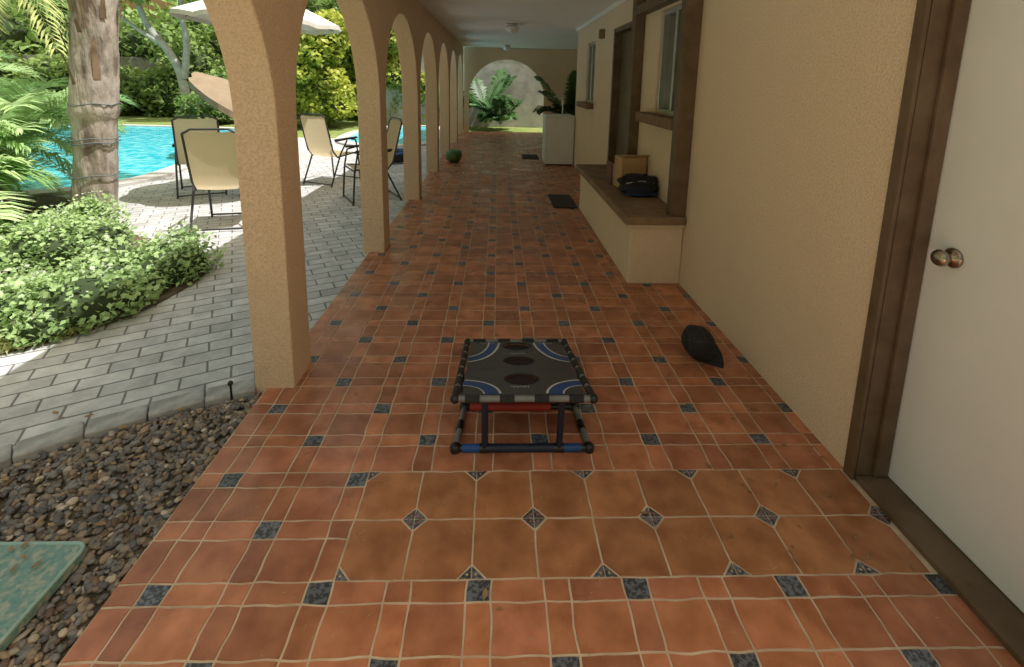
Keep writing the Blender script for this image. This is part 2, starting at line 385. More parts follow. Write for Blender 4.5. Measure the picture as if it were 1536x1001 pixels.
box('door_sill',1.40,1.56,.72,1.584,.004,.026,trim,H,.004)
kn=lathe('door_knob',[(.004,-.001),(.034,0),(.034,.006),(.028,.011),(.013,.014),(.012,.025),(.02,.031),(.0275,.040),(.029,.048),(.024,.058),(.012,.063),(.002,.064)],nickel,H,seg=36)
kn.rotation_euler=(0,math.radians(-90),0); kn.location=(1.519,1.478,.95)
box('post_near',1.285,1.398,3.40,3.50,.54,ZC-.06,trim,H,.004)
box('post_far',1.30,1.398,4.72,4.84,.54,ZC-.06,trim,H,.004)
box('beam',1.30,1.397,3.5,4.72,2.14,2.22,trim,H,.004)
def window(y0,y1,z0,z1):
    box('win_glass',1.47,1.476,y0+.03,y1-.03,z0+.03,z1-.03,glass,H,0)
    for a,b,c_,d_ in((y0,y1,z0,z0+.035),(y0,y1,z1-.035,z1)): box('win_frame',1.42,1.50,a+.001,b-.001,c_+.001,d_,alum,H,.003)
    for a in (y0,(y0+y1)/2-.018,y1-.036): box('win_stile',1.415,1.505,a+.001,a+.036,z0+.036,z1-.036,alum,H,.003)
    box('room',1.56,1.59,y0,y1,z0,z1,dark,H,0)
window(3.605,4.278,1.252,2.118); window(7.105,7.718,1.202,2.098)
box('sill',1.27,1.413,3.503,4.42,1.165,1.249,sillm,H,.006)
box('sill2',1.29,1.413,7.05,7.95,1.12,1.199,sillm,H,.006)
box('door2_slab',1.46,1.5,5.06,5.84,0.03,2.08,trim,H,.003)
box('door2_frame_a',1.375,1.55,5.002,5.055,0,2.138,trim,H,.003)
box('door2_frame_b',1.375,1.55,5.845,5.901,0,2.138,trim,H,.003)
box('door2_head',1.377,1.55,5.056,5.844,2.085,2.139,trim,H,.003)
box('light_switch',1.39,1.399,4.91,4.96,1.2,1.32,whitem,H,.002)
box('wall_sconce',1.33,1.399,6.5,6.58,2.08,2.2,sillm,H,.01)
B=empty('stucco_bench')
box('bench_base',1.0,1.398,3.42,5.62,0.003,.449,stucco,B,.008)
box('bench_slab',.945,1.398,3.37,5.67,.478,.54,slabm,B,.012)
box('bench_moulding',.975,1.398,3.395,5.65,.45,.4775,stucco,B,.006)
for i,(x,y) in enumerate(((.22,8.2),(.22,12.9))):
    L_=empty('ceiling_light',(x,y,ZC))
    lathe('base',[(.09,0),(.09,-.02),(.075,-.03)],alum,L_); 
    lathe('dome',[(.07,-.028),(.11,-.055),(.10,-.10),(.06,-.135),(.01,-.145)],whitem,L_)

# ---------------------------------------------------------------- toss game
G=empty('toss_game_frame')
GX=.12; hw=.272
A=Vector((0.0,1.70,.275)); Bv=Vector((0,2.50,.055))
def gp(s,t,off=0):
    p=A.lerp(Bv,t); nrm=Vector((0,.215,.77)).normalized()
    return Vector((GX+s*hw,p.y,p.z))+nrm*off
def pipe(name,a,b,r=.0135,m=blackp): return tube(name,[tuple(a),tuple(b)],r,m,G)
def banded(a,b,n,r=.0125,ms=(greyp,blackm),w=.5):
    a=Vector(a);b=Vector(b)
    pipe('pipe',a,b,r,ms[0])
    for i in range(n):
        t0=(i+.5-w/2)/n; t1=(i+.5+w/2)/n; pipe('sleeve',a.lerp(b,t0),a.lerp(b,t1),r+.003,ms[1])
c00=gp(-1,0);c10=gp(1,0);c01=gp(-1,1);c11=gp(1,1)
banded(c00,c10,4,w=.42); banded(c00,c01,7,w=.7); banded(c10,c11,7,w=.7); banded(c01,c11,4)
for p in (c00,c10,c01,c11):
    bm=bmesh.new(); bmesh.ops.create_icosphere(bm,subdivisions=3,radius=.019); me=bpy.data.meshes.new('elbow'); bm.to_mesh(me); bm.free(); me.materials.append(blackp)
    me.polygons.foreach_set('use_smooth',[True]*len(me.polygons)); o=bpy.data.objects.new('elbow',me); o.location=p; COL.objects.link(o); o.parent=G
cu=bpy.data.curves.new('fab','CURVE'); cu.dimensions='2D'; cu.fill_mode='BOTH'; cu.extrude=.0015
Lb=(Bv-A).length
def spl(pts):
    s=cu.splines.new('POLY'); s.points.add(len(pts)-1)
    for p,q in zip(s.points,pts): p.co=(q[0],q[1],0,1)
    s.use_cyclic_u=True
ol=[]
W_=hw-.018
cor=[(-W_,.02),(W_,.02),(W_,Lb-.02),(-W_,Lb-.02)]
for (a,b_),bow in zip(zip(cor,cor[1:]+cor[:1]),(.0,.008,.0,.008)):
    nx=-(b_[1]-a[1]); ny=b_[0]-a[0]; l=math.hypot(nx,ny); nx/=l;ny/=l
    for k in range(24):
        t=k/24; s_=bow*abs(math.sin(math.pi*t*6)); ol.append((a[0]+(b_[0]-a[0])*t+nx*s_,a[1]+(b_[1]-a[1])*t+ny*s_))
spl(ol)
hs=[.25*Lb,.56*Lb,.87*Lb]
for hc in hs: spl([(.0+.07*math.cos(2*math.pi*k/32),hc+.066*math.sin(2*math.pi*k/32)) for k in range(32)][::-1])
cu.materials.append(sheetm); fo=bpy.data.objects.new('fabric_sheet',cu); COL.objects.link(fo); fo.parent=G
tilt=math.atan2(Bv.z-A.z,Bv.y-A.y); fo.location=(GX,A.y,A.z+.004); fo.rotation_euler=(tilt,0,0)
def onfab(name,pts2,w,m,zo):
    v=[];f=[]
    for i,(x,y) in enumerate(pts2):
        a=pts2[max(0,i-1)];b_=pts2[min(len(pts2)-1,i+1)]
        tx,ty=b_[0]-a[0],b_[1]-a[1]; l=math.hypot(tx,ty); nx,ny=-ty/l,tx/l
        v+= [(x+nx*w/2,y+ny*w/2,zo),(x-nx*w/2,y-ny*w/2,zo)]
        if i: f.append((2*i-2,2*i-1,2*i+1,2*i))
    o=obj(name,v,f,m,G); o.location=fo.location; o.rotation_euler=fo.rotation_euler
def qarc(sx,ex,ey,yc,yd,n=17):
    return [(sx*(W_-ex*math.cos(math.radians(4+84*k/(n-1)))),yc+yd*ey*math.sin(math.radians(4+84*k/(n-1)))) for k in range(n)]
for sx in(-1,1):
    onfab('print_arc',qarc(sx,.125,.13,.024,1),.055,sheetblue,.003)
    onfab('print_arc',qarc(sx,.16,.165,.024,1),.010,sheetwhite,.0035)
    onfab('print_arc',qarc(sx,.095,.10,.024,1),.006,sheetwhite,.0038)
    onfab('print_arc',qarc(sx,.13,.32,Lb-.024,-1),.045,sheetblue,.003)
    onfab('print_arc',qarc(sx,.158,.36,Lb-.024,-1),.012,sheetwhite,.0035)
    onfab('print_arc',qarc(sx,.104,.28,Lb-.024,-1),.008,sheetwhite,.0038)
netm=mat('dark_netting',(.05,.03,.025),None,.9)
for hc in hs: 
    onfab('hole_rim',[(.074*math.cos(2*math.pi*k/32),hc+.070*math.sin(2*math.pi*k/32)) for k in range(33)],.007,blackm,.003)
for i,hc in enumerate(hs):
    dp=(.04,.045,.03)[i]
    o=lathe('catch_pocket',[(.076,-.006),(.074,-.3*dp-.004),(.066,-.8*dp),(.05,-dp)],netm,G,seg=28,captop=False); o.location=gp(0,hc/Lb); o.rotation_euler=(tilt,0,0)
for hc,x0,mm in ((.135*Lb,-.05,sheetwhite),(.42*Lb,-.19,blackp),(.42*Lb,.11,blackp),(.70*Lb,-.04,sheetwhite),(.93*Lb,-.2,sheetwhite),(.93*Lb,.12,sheetwhite)):
    pts=[(x0+.075*(k/20),hc+.008*math.sin(k*1.3)+.006*math.sin(k*2.9)) for k in range(21)]
    onfab('scribble_logo',pts,.0035,mm,.0032)
fz=.018; bx0,bx1=GX-.275,GX+.275; fy=1.745; by=2.0
b00=Vector((bx0,fy,fz));b10=Vector((bx1,fy,fz));b01=Vector((bx0+.02,by,fz));b11=Vector((bx1-.02,by,fz))
pipe('base_front',b00,b10,.0135,blackp); pipe('blue_band',b00.lerp(b10,.05),b00.lerp(b10,.18),.0165,bluep); pipe('navy_band',b00.lerp(b10,.24),b00.lerp(b10,.74),.0165,navyp); pipe('blue_band',b00.lerp(b10,.80),b00.lerp(b10,.94),.0165,bluep)
pipe('base_back',b01,b11,.0135,blackp); pipe('red_band',b01.lerp(b11,.05),b01.lerp(b11,.78),.018,redp)
banded(b00,b01,1,ms=(greyp,blackp),w=.2); banded(b10,b11,1,ms=(greyp,blackp),w=.2)
for sx in (-.155,.15):
    pipe('leg',(GX+sx,1.705,.27),(GX+sx,fy,fz),.0135,navyp)
    pipe('leg_joint',(GX+sx-.02,fy,fz),(GX+sx+.02,fy,fz),.0185,blackp)
pipe('back_leg',b01,gp(-1,.4),.0135,blackp); pipe('back_leg',b11,gp(1,.4),.0135,blackp)
for p in(b00,b10,b01,b11):
    lathe('elbow_foot',[(.016,-.017),(.021,-.01),(.021,.012),(.012,.02)],blackp,G,loc=tuple(p),seg=20)

# ---------------------------------------------------------------- baseball cap
CP=empty('baseball_cap')
v=[];f=[];nu=40;nv_=14
for j in range(nv_+1):
    ph=math.pi/2*j/nv_
    for k in range(nu):
        a=2*math.pi*k/nu; rr_=.093*math.cos(ph)**.8 if j<nv_ else 0.001
        z=.115*math.sin(ph)**.9; x=rr_*math.cos(a)*1.08; y=rr_*math.sin(a)*.9
        w=1+.02*math.cos(6*a)*math.cos(ph)+.05*noise.noise(Vector((x*22,y*22,z*22)))
        v.append((x*w,y*w,z*(1+.04*math.cos(a))))
for j in range(nv_):
    for k in range(nu): f.append((j*nu+k,j*nu+(k+1)%nu,(j+1)*nu+(k+1)%nu,(j+1)*nu+k))
o=obj('crown',v,f,blackm,CP,True); o.modifiers.new('s','SOLIDIFY').thickness=.002
seam=mat('cap_stitching',(.06,.06,.065),None,.8)
for k in range(6):
    a=math.pi*k/3; tube('seam',[(1.02*.1*math.cos(a)*math.cos(t)**.8,1.02*.084*math.sin(a)*math.cos(t)**.8,.1165*math.sin(t)**.9) for t in np.linspace(0.02,1.55,12)],.0014,seam,CP)
v=[];f=[]
for k in range(21):
    a=math.radians(-62+124*k/20)
    for t in range(6):
        e=t/5; r0=.093; x=r0*math.cos(a)*1.08+e*.075*math.cos(a*.9)**1; y=(r0*math.sin(a)*.9)*(1-.10*e); z=-.0-.02*e+ -1.9*(y*y)*e*.9
        v.append((x,y,z))
for k in range(20):
    for t in range(5): f.append((k*6+t,k*6+t+1,(k+1)*6+t+1,(k+1)*6+t))
o=obj('brim',v,f,blackm,CP,True); o.modifiers.new('s','SOLIDIFY').thickness=.003
lathe('button',[(.007,0),(.007,.003),(.003,.006)],blackm,CP,loc=(0,0,.115),seg=12)
zax=Vector((-.55,-.55,.42)).normalized(); xax=Vector((.45,-.62,-.62)); xax=(xax-zax*xax.dot(zax)).normalized(); yax=zax.cross(xax)
CP.matrix_world=Matrix.Translation((1.14,2.44,.085))@Matrix((xax,yax,zax)).transposed().to_4x4()

# ---------------------------------------------------------------- things on the bench
bag=empty('shoulder_bag',(1.235,4.08,.54))
def blob(name,sx,sy,sz,m,parent,loc=(0,0,0),amp=.15,fr=6,pw=.7,sub=4):
    bm=bmesh.new(); bmesh.ops.create_icosphere(bm,subdivisions=sub,radius=1)
    for q in bm.verts:
        c_=q.co; c_=Vector([math.copysign(abs(t)**pw,t) for t in c_]); k=1+amp*noise.noise(c_*fr*.3+Vector((sx*90,3,1)))+amp*.4*noise.noise(c_*fr)
        q.co=Vector((c_.x*sx*k,c_.y*sy*k,c_.z*sz*k))
    me=bpy.data.meshes.new(name); bm.to_mesh(me); bm.free(); me.materials.append(m); me.polygons.foreach_set('use_smooth',[True]*len(me.polygons))
    o=bpy.data.objects.new(name,me); o.location=loc; COL.objects.link(o); o.parent=parent; return o
blob('bag_body',.16,.10,.09,blackm,bag,(0,0,.09),.3)
blob('bag_pocket',.12,.03,.05,navyp,bag,(-.01,-.095,.06),.2)
tube('bag_trim',[(-.15,-.10,.03),(-.05,-.125,.025),(.05,-.125,.03),(.14,-.10,.035)],.006,bluep,bag,smooth=True)
tube('bag_zip',[(-.13,-.09,.12),(-.04,-.10,.145),(.05,-.09,.14),(.12,-.07,.12)],.004,alum,bag,smooth=True)
tube('bag_strap',[(-.13,-.03,.10),(-.19,-.10,.22),(-.05,-.12,.12),(.04,-.04,.23),(.13,0,.11)],.009,blackm,bag,smooth=True)
card=mat('cardboard',(.52,.34,.18),(.46,.30,.16),.85)
bx=empty('cardboard_box',(1.25,4.42,.54),.15)
box('carton',-.12,.12,-.09,.09,0,.29,card,bx,.003)
o=box('flap',-.12,.12,-.001,.001,0,.07,card,bx,0); o.location=(0,-.095,.288); o.rotation_euler=(math.radians(60),0,0)
bk=empty('stack_of_books',(1.10,4.55,.54),.1)
for i,cc in enumerate(((.16,.05,.04),(.5,.48,.45),(.04,.04,.05))):
    box('book_%d'%i,-.02+.018*i,-.02+.018*i+.015,-.08,.07,0,.22-.015*i,mat('book_cover%d'%i,cc,None,.5),bk,.002)

# ---------------------------------------------------------------- cabinet, mats
C=empty('utility_cabinet')
box('body',.87,1.385,8.62,9.15,.03,.87,whitem,C,.006); box('top',.855,1.392,8.6,9.17,.873,.91,whitem,C,.006)
for i in range(4): 
    box('drawer_%d'%i,.858,.868,8.66,9.11,.06+.205*i,.25+.205*i,whitem,C,.004)
    box('handle_%d'%i,.845,.857,8.82,8.95,.17+.205*i,.18+.205*i,alum,C,.002)
box('plinth',.9,1.37,8.65,9.12,.003,.03,dark,C,0)
tube('gooseneck_faucet',[(1.2,8.9,.91),(1.2,8.9,1.15),(1.18,8.9,1.25),(1.1,8.9,1.28),(1.03,8.9,1.22)],.011,alum,C,smooth=True)
prism('doormat',rr(.69,.985,5.62,6.30,.01),.0055,.016,rubber)
prism('doormat',rr(.50,.83,9.3,9.9,.01),.0055,.014,rubber)

# ---------------------------------------------------------------- pool
water=mat('pool_water',(.02,.58,.78),(.10,.74,.90),.08,scale=5,bump=.3,bscale=5,c3=(.42,.90,.97),scale2=5,bdist=.03)
coping=mat('pool_coping',(.56,.54,.51),(.50,.48,.46),.85,scale=6)
def pool(pts):
    P=empty('swimming_pool'); sp=smoothpoly(pts); cx=sum(p[0] for p in pts)/len(pts); cy=sum(p[1] for p in pts)/len(pts)
    poly('water',sp,.002,water,P)
    n=len(sp); v=[];f=[]
    for i,(x,y) in enumerate(sp):
        a=sp[i-1];b_=sp[(i+1)%n]; tx,ty=b_[0]-a[0],b_[1]-a[1]; l=math.hypot(tx,ty); nx,ny=ty/l,-tx/l
        if (x+nx*.1-cx)**2+(y+ny*.1-cy)**2<(x-cx)**2+(y-cy)**2: nx,ny=-nx,-ny
        v+=[(x,y,-.03),(x,y,.035),(x+nx*.3,y+ny*.3,.03),(x+nx*.3,y+ny*.3,-.03)]
    for i in range(n):
        j=(i+1)%n
        for k in range(3): f.append((4*i+k,4*i+k+1,4*j+k+1,4*j+k))
    obj('coping',v,f,coping,P)
pool([(-5.35,6.7),(-5.6,9.2),(-5.6,11),(-6.3,13.3),(-9,14.2),(-14,14.0),(-15.5,9.5),(-12,6.3),(-7.4,5.8)])
pool([(-1.9,11.4),(-3.0,11.1),(-3.7,12),(-3.8,14),(-3.2,15.4),(-2,15.4),(-1.7,13.5)])

# ---------------------------------------------------------------- chairs, table, umbrellas
def chair(x,y,rot):
    E=empty('patio_chair',(x,y,-.014),rot)
    for s in(-.26,.26):
        tube('side_frame',[(s,-.27,0),(s,-.24,.4),(s,-.2,.62),(s,-.08,.65),(s,.2,.64)],.012,chairf,E)
        tube('back_leg',[(s,.33,0),(s,.12,.45),(s,-.02,.63)],.012,chairf,E)
        tube('arm_rest',[(s,-.22,.655),(s,.22,.655)],.016,chairf,E)
        tube('back_post',[(s*.9,-.22,.43),(s*.9,.16,.40),(s*.9,.24,.5),(s*.9,.36,.98)],.011,chairf,E)
    tube('top_rail',[(-.234,.36,.98),(-.16,.37,1.02),(.16,.37,1.02),(.234,.36,.98)],.011,chairf,E)
    tube('front_rail',[(-.26,-.235,.41),(.26,-.235,.41)],.011,chairf,E)
    tube('foot_rail',[(-.26,-.268,.03),(.26,-.268,.03)],.010,chairf,E); tube('foot_rail',[(-.26,.32,.03),(.26,.32,.03)],.010,chairf,E)
    v=[];f=[]; prof=[(-.23,.435),(-.1,.415),(.06,.395),(.16,.405),(.22,.47),(.26,.58),(.31,.78),(.365,1.0)]
    for i,(yy,zz) in enumerate(prof):
        for k in range(9):
            s=-.225+.45*k/8; v.append((s,yy+.012*math.cos((k-4)/4*1.5),zz-.01*math.cos((k-4)/4*1.5)))
        if i:
            for k in range(8): a=(i-1)*9+k; f.append((a,a+1,a+10,a+9))
    obj('sling_seat',v,f,sling,E,True)
chair(-2.78,4.95,math.radians(180+12))
chair(-3.88,6.35,math.radians(208))
chair(-2.42,7.1,math.radians(155))
chair(-1.62,6.05,math.radians(-60))
T_=empty('patio_table',(-3.1,6.2,0))
lathe('top',[(.42,.70),(.43,.71),(.42,.72)],glass,T_,seg=40); lathe('pedestal',[(.22,0),(.2,.03),(.03,.06),(.03,.70)],chairf,T_)
def umbrella(x,y,zt,r,m,drop=.45,tilt=(0,0),n=8,val=.05):
    E=empty('patio_umbrella',(x,y,0)); v=[(0,0,zt)];f=[]
    rings=4
    for j in range(1,rings+1):
        for k in range(n*4):
            a=2*math.pi*k/(n*4); sc=abs(math.cos(a*n/2)); q=j/rings
            R_=r*q*(.93+.07*sc); X=R_*math.cos(a);Y=R_*math.sin(a)
            v.append((X,Y,zt-drop*q**1.2-.03*(1-sc)*q+tilt[0]*X+tilt[1]*Y))
    N=n*4
    for k in range(N):
        f.append((0,1+k,1+(k+1)%N))
        for j in range(rings-1): f.append((1+j*N+k,1+(j+1)*N+k,1+(j+1)*N+(k+1)%N,1+j*N+(k+1)%N))
    b0=len(v); 
    for k in range(N): p=v[1+(rings-1)*N+k]; v.append((p[0],p[1],p[2]-val))
    for k in range(N): f.append((1+(rings-1)*N+k,b0+k,b0+(k+1)%N,1+(rings-1)*N+(k+1)%N))
    obj('canopy',v,f,m,E)
    tube('pole',[(0,0,0),(0,0,zt)],.022,chairf,E)
    for k in range(n):
        a=2*math.pi*k/n; tube('rib_%d'%k,[(0,0,zt-.03),(r*.97*math.cos(a),r*.97*math.sin(a),zt-drop-.015+tilt[0]*r*math.cos(a)+tilt[1]*r*math.sin(a))],.006,chairf,E)
umbrella(-2.95,6.3,2.55,.95,canvas,.36,(-.05,0))
umbrella(-4.78,9.3,1.34,.86,canvas2,.30,(-.62,0),val=.12)

# ---------------------------------------------------------------- vegetation
def leafmat(name):
    m=bpy.data.materials.new(name); m.use_nodes=True; nt=m.node_tree; L=nt.links; b=nt.nodes['Principled BSDF']; out=nt.nodes['Material Output']
    a=nn(nt,'ShaderNodeAttribute',attribute_name='Col'); L.new(a.outputs['Color'],b.inputs['Base Color']); b.inputs['Roughness'].default_value=.45
    t=nn(nt,'ShaderNodeBsdfTranslucent'); mx=nn(nt,'ShaderNodeMixShader'); mx.inputs[0].default_value=.38
    L.new(a.outputs['Color'],t.inputs['Color']); L.new(b.outputs['BSDF'],mx.inputs[1]); L.new(t.outputs['BSDF'],mx.inputs[2]); L.new(mx.outputs[0],out.inputs['Surface'])
    return m
LM=leafmat('leaf')
def leafcloud(name,P,size,c_lo,c_hi,parent=None,up=.4,elong=1.8,shade=None):
    n=len(P)
    nrm=rng.normal(size=(n,3)); nrm[:,2]=abs(nrm[:,2])+up; nrm/=np.linalg.norm(nrm,axis=1)[:,None]
    t=rng.normal(size=(n,3)); t-=nrm*(t*nrm).sum(1)[:,None]; t/=np.linalg.norm(t,axis=1)[:,None]; b_=np.cross(nrm,t)
    s=(size*rng.uniform(.6,1.35,n))[:,None]
    V=np.stack([P-t*s*elong*.5,P+b_*s*.5+nrm*s*.12-t*s*.1,P+t*s*elong*.5-nrm*s*.15,P-b_*s*.5+nrm*s*.12-t*s*.1],1)
    F=np.arange(4*n).reshape(n,4)
    k=rng.uniform(0,1,(n,1)); 
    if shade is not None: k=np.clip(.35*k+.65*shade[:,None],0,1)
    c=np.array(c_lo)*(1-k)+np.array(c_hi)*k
    cols=np.ones((n,4,4)); cols[...,:3]=c[:,None]
    return bigmesh(name,V.reshape(-1,3),F,LM,cols.reshape(-1,4),False,parent)
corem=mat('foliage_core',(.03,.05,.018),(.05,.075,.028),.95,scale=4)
def crown(name,ells,n,size,c_lo,c_hi,parent=None,core=True,up=.3,elong=1.8):
    E=np.array(ells,float); vol=E[:,3]*E[:,4]+E[:,4]*E[:,5]+E[:,3]*E[:,5]; w=vol/vol.sum(); idx=rng.choice(len(E),n,p=w)
    d=rng.normal(size=(n,3)); d/=np.linalg.norm(d,axis=1)[:,None]
    ph=rng.uniform(0,6,(len(E),3))[idx]
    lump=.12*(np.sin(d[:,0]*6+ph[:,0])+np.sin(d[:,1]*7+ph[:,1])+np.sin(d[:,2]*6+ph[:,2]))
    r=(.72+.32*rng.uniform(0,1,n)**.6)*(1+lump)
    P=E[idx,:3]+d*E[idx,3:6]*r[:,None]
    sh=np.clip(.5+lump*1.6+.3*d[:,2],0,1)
    k=P[:,2]>0; P=P[k]; sh=sh[k]
    leafcloud(name,P,size,c_lo,c_hi,parent,up,elong,sh)
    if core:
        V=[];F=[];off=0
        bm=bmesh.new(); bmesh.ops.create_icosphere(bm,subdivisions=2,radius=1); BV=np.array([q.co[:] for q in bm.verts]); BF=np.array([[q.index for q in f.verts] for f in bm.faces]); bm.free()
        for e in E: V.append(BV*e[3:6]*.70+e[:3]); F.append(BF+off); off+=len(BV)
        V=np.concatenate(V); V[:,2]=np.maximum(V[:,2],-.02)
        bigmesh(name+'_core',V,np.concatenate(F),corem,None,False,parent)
gpoly=[(-2.62,2.55),(-2.4,2.85),(-2.33,3.2),(-2.35,3.65),(-2.8,4.0),(-3.5,4.3),(-4.4,4.7),(-6,5.6),(-6.5,3.5),(-5,2.2),(-3.6,2.0),(-3.0,2.3)]
ells=[]
while len(ells)<120:
    x=random.uniform(-6.5,-2.3); y=random.uniform(2.0,5.5)
    if inpoly(np.array([x]),np.array([y]),gpoly)[0]:
        h=random.uniform(.10,.24)+(.06 if x<-3.4 else 0); ells.append((x,y,h*.45,random.uniform(.14,.32),random.uniform(.14,.32),h))
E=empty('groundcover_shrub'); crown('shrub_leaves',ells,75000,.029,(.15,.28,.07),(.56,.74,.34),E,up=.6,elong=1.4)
fp=[]
for e in ells:
    for k in range(16):
        a=random.uniform(0,6.28); q=random.uniform(0,.8); fp.append((e[0]+math.cos(a)*q*e[3],e[1]+math.sin(a)*q*e[4],e[2]+e[5]*math.sqrt(1-q*q)*1.12))
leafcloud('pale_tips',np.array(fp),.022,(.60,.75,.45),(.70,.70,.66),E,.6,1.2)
gx=rng.uniform(-4.2,-2.4,14000); gy=rng.uniform(1.5,2.85,14000); k=inpoly(gx,gy,[(-2.95,2.2),(-2.40,2.68),(-2.4,2.9),(-3.2,2.6),(-4.2,2.2),(-3.9,1.55)]); 
P=np.stack([gx[k],gy[k],rng.uniform(0,.03,k.sum())],1)
leafcloud('grass_tufts',P,.012,(.30,.38,.11),(.54,.54,.25),E,.0,5)

def fronds(name,base,N,length,rise,c_lo,c_hi,parent=None,leaflets=46,lw=.028,ll=.42,droop=1.0,az=(0,6.28),spread=.5):
    VV=[];CC=[]
    for i in range(N):
        a=random.uniform(*az); L0=length*random.uniform(.75,1.15); el=rise*random.uniform(.55,1.3)
        d=np.array([math.cos(a),math.sin(a),0]); side=np.array([-math.sin(a),math.cos(a),0]); kk=random.random()
        pts=[]
        for t in np.linspace(0,1,24):
            hor=L0*(math.sin(min(t*1.3,1.5))*.75+ .15*t); ver=L0*(el*t-droop*.75*t*t)
            pts.append(np.array(base)+d*hor+np.array([0,0,ver]))
        pts=np.array(pts)
        for j in range(len(pts)-1):
            w=.012*(1-j/26); p,q=pts[j],pts[j+1]
            VV.append([p-side*w,p+side*w,q+side*w*.9,q-side*w*.9]); CC.append(np.array(c_hi)*.8)
        for j in range(leaflets):
            t=.15+.85*j/leaflets; f_=t*23; i0=min(int(f_),22); p=pts[i0]+(pts[i0+1]-pts[i0])*(f_-i0); tg=pts[i0+1]-pts[i0]; tg/=np.linalg.norm(tg)
            up_=np.cross(side,tg); up_=up_ if up_[2]>0 else -up_
            l=ll*math.sin(math.pi*(.12+.82*t))**.7*random.uniform(.85,1.1)
            for s in(-1,1):
                dr=side*s*.75+tg*.65+up_*spread*random.uniform(.1,.6); dr/=np.linalg.norm(dr)
                m_=p+dr*l*.55; e=p+dr*l+np.array([0,0,-.22*l*droop]); wv=np.cross(dr,up_); wv/=np.linalg.norm(wv)+1e-9
                col=np.array(c_lo)*(1-kk)+np.array(c_hi)*kk; col=col*random.uniform(.75,1.25)
                VV.append([p,m_+wv*lw*.5,e,m_-wv*lw*.5]); CC.append(col)
    V=np.array(VV).reshape(-1,3); n=len(VV); cols=np.ones((n,4,4)); cols[...,:3]=np.array(CC)[:,None]
    return bigmesh(name,V,np.arange(4*n).reshape(n,4),LM,cols.reshape(-1,4),False,parent)
bark=mat('palm_bark',(.44,.38,.33),(.15,.11,.085),.95,scale=11,bump=1,bscale=20,bdist=.03,c3=(.50,.47,.44),scale2=6,stretch=(1,1,.28),lo=.40,hi=.68)
wire=mat('wire',(.12,.16,.17),None,.5)
PT=empty('palm_tree')
v=[];f=[];seg=36;nr=150
def trunkc(z): return -3.93+.115*z-.004*z*z, 4.66+.02*z
TH=7.5
for j in range(nr+1):
    z=TH*j/nr-.02; cx,cy=trunkc(z); r=.162+.012*math.sin(z*1.1+2)+.006*((j%5)/5)+(.05 if z<.1 else 0)*(1-z*10)*.4+(.02 if z>1.1 else 0)
    for k in range(seg):
        a=2*math.pi*k/seg; q=r*(1+.09*noise.noise(Vector((math.cos(a)*1.6,math.sin(a)*1.6,z*2.2)))+.06*noise.noise(Vector((math.cos(a)*7,math.sin(a)*7,z*1.5))))
        v.append((cx+q*math.cos(a),cy+q*math.sin(a),z))
for j in range(nr):
    for k in range(seg): f.append((j*seg+k,j*seg+(k+1)%seg,(j+1)*seg+(k+1)%seg,(j+1)*seg+k))
obj('trunk',v,f,bark,PT,True)
for z in(.55,.86,.9,1.22):
    cx,cy=trunkc(z); tube('wire_ring',[(cx+.19*math.cos(2*math.pi*k/24),cy+.19*math.sin(2*math.pi*k/24),z+.01*math.sin(k)) for k in range(24)],.005,wire,PT,cyc=True)
vv=[];ff=[]
for i in range(80):
    z=random.uniform(1.35,3.4); a=random.uniform(0,6.28); cx,cy=trunkc(z); r=.185; w=random.uniform(.06,.16); h=random.uniform(.12,.4); b0=len(vv)
    vv+=[(cx+r*math.cos(a-w),cy+r*math.sin(a-w),z),(cx+r*math.cos(a+w),cy+r*math.sin(a+w),z),(cx+(r+.045)*math.cos(a+.05),cy+(r+.045)*math.sin(a+.05),z+h),(cx+(r+.03)*math.cos(a-.08),cy+(r+.03)*math.sin(a-.08),z+h*.8)]; ff.append((b0,b0+1,b0+2,b0+3))
obj('bark_flaps',vv,ff,mat('bark_flap',(.30,.21,.14),(.14,.095,.065),.95,scale=8),PT)
tc_=trunkc(TH-.1); fronds('crown_fronds',(tc_[0],tc_[1],TH-.1),14,2.4,.8,(.06,.11,.02),(.14,.2,.05),PT,ll=.55,lw=.035)
for i,(x,y,z,l,N) in enumerate(((-5.5,5.2,.5,1.35,30),(-5.3,4.4,.35,1.2,28),(-6.7,5.5,.9,1.5,26),(-4.9,3.9,.2,.95,20),(-6.1,4.7,.85,1.35,26),(-5.05,4.95,.65,1.0,26),(-5.7,4.3,.9,1.1,24))):
    PP=empty('low_palm'); lathe('stem',[(.1,0),(.08,z*.5),(.07,z)],bark,PP,loc=(x,y,0),seg=14,jit=.1)
    fronds('fronds',(x,y,z),N,l,1.1,(.30,.52,.19),(.66,.82,.44),PP,ll=.40,lw=.024,spread=.8)
PP=empty('tall_date_palm'); lathe('stem',[(.2,0),(.15,2),(.14,3.4)],bark,PP,loc=(-8.3,7.4,0),seg=18,jit=.1)
fronds('fronds',(-8.3,7.4,3.4),30,2.5,.55,(.38,.42,.11),(.76,.72,.30),PP,ll=.5,lw=.035,droop=1.3)

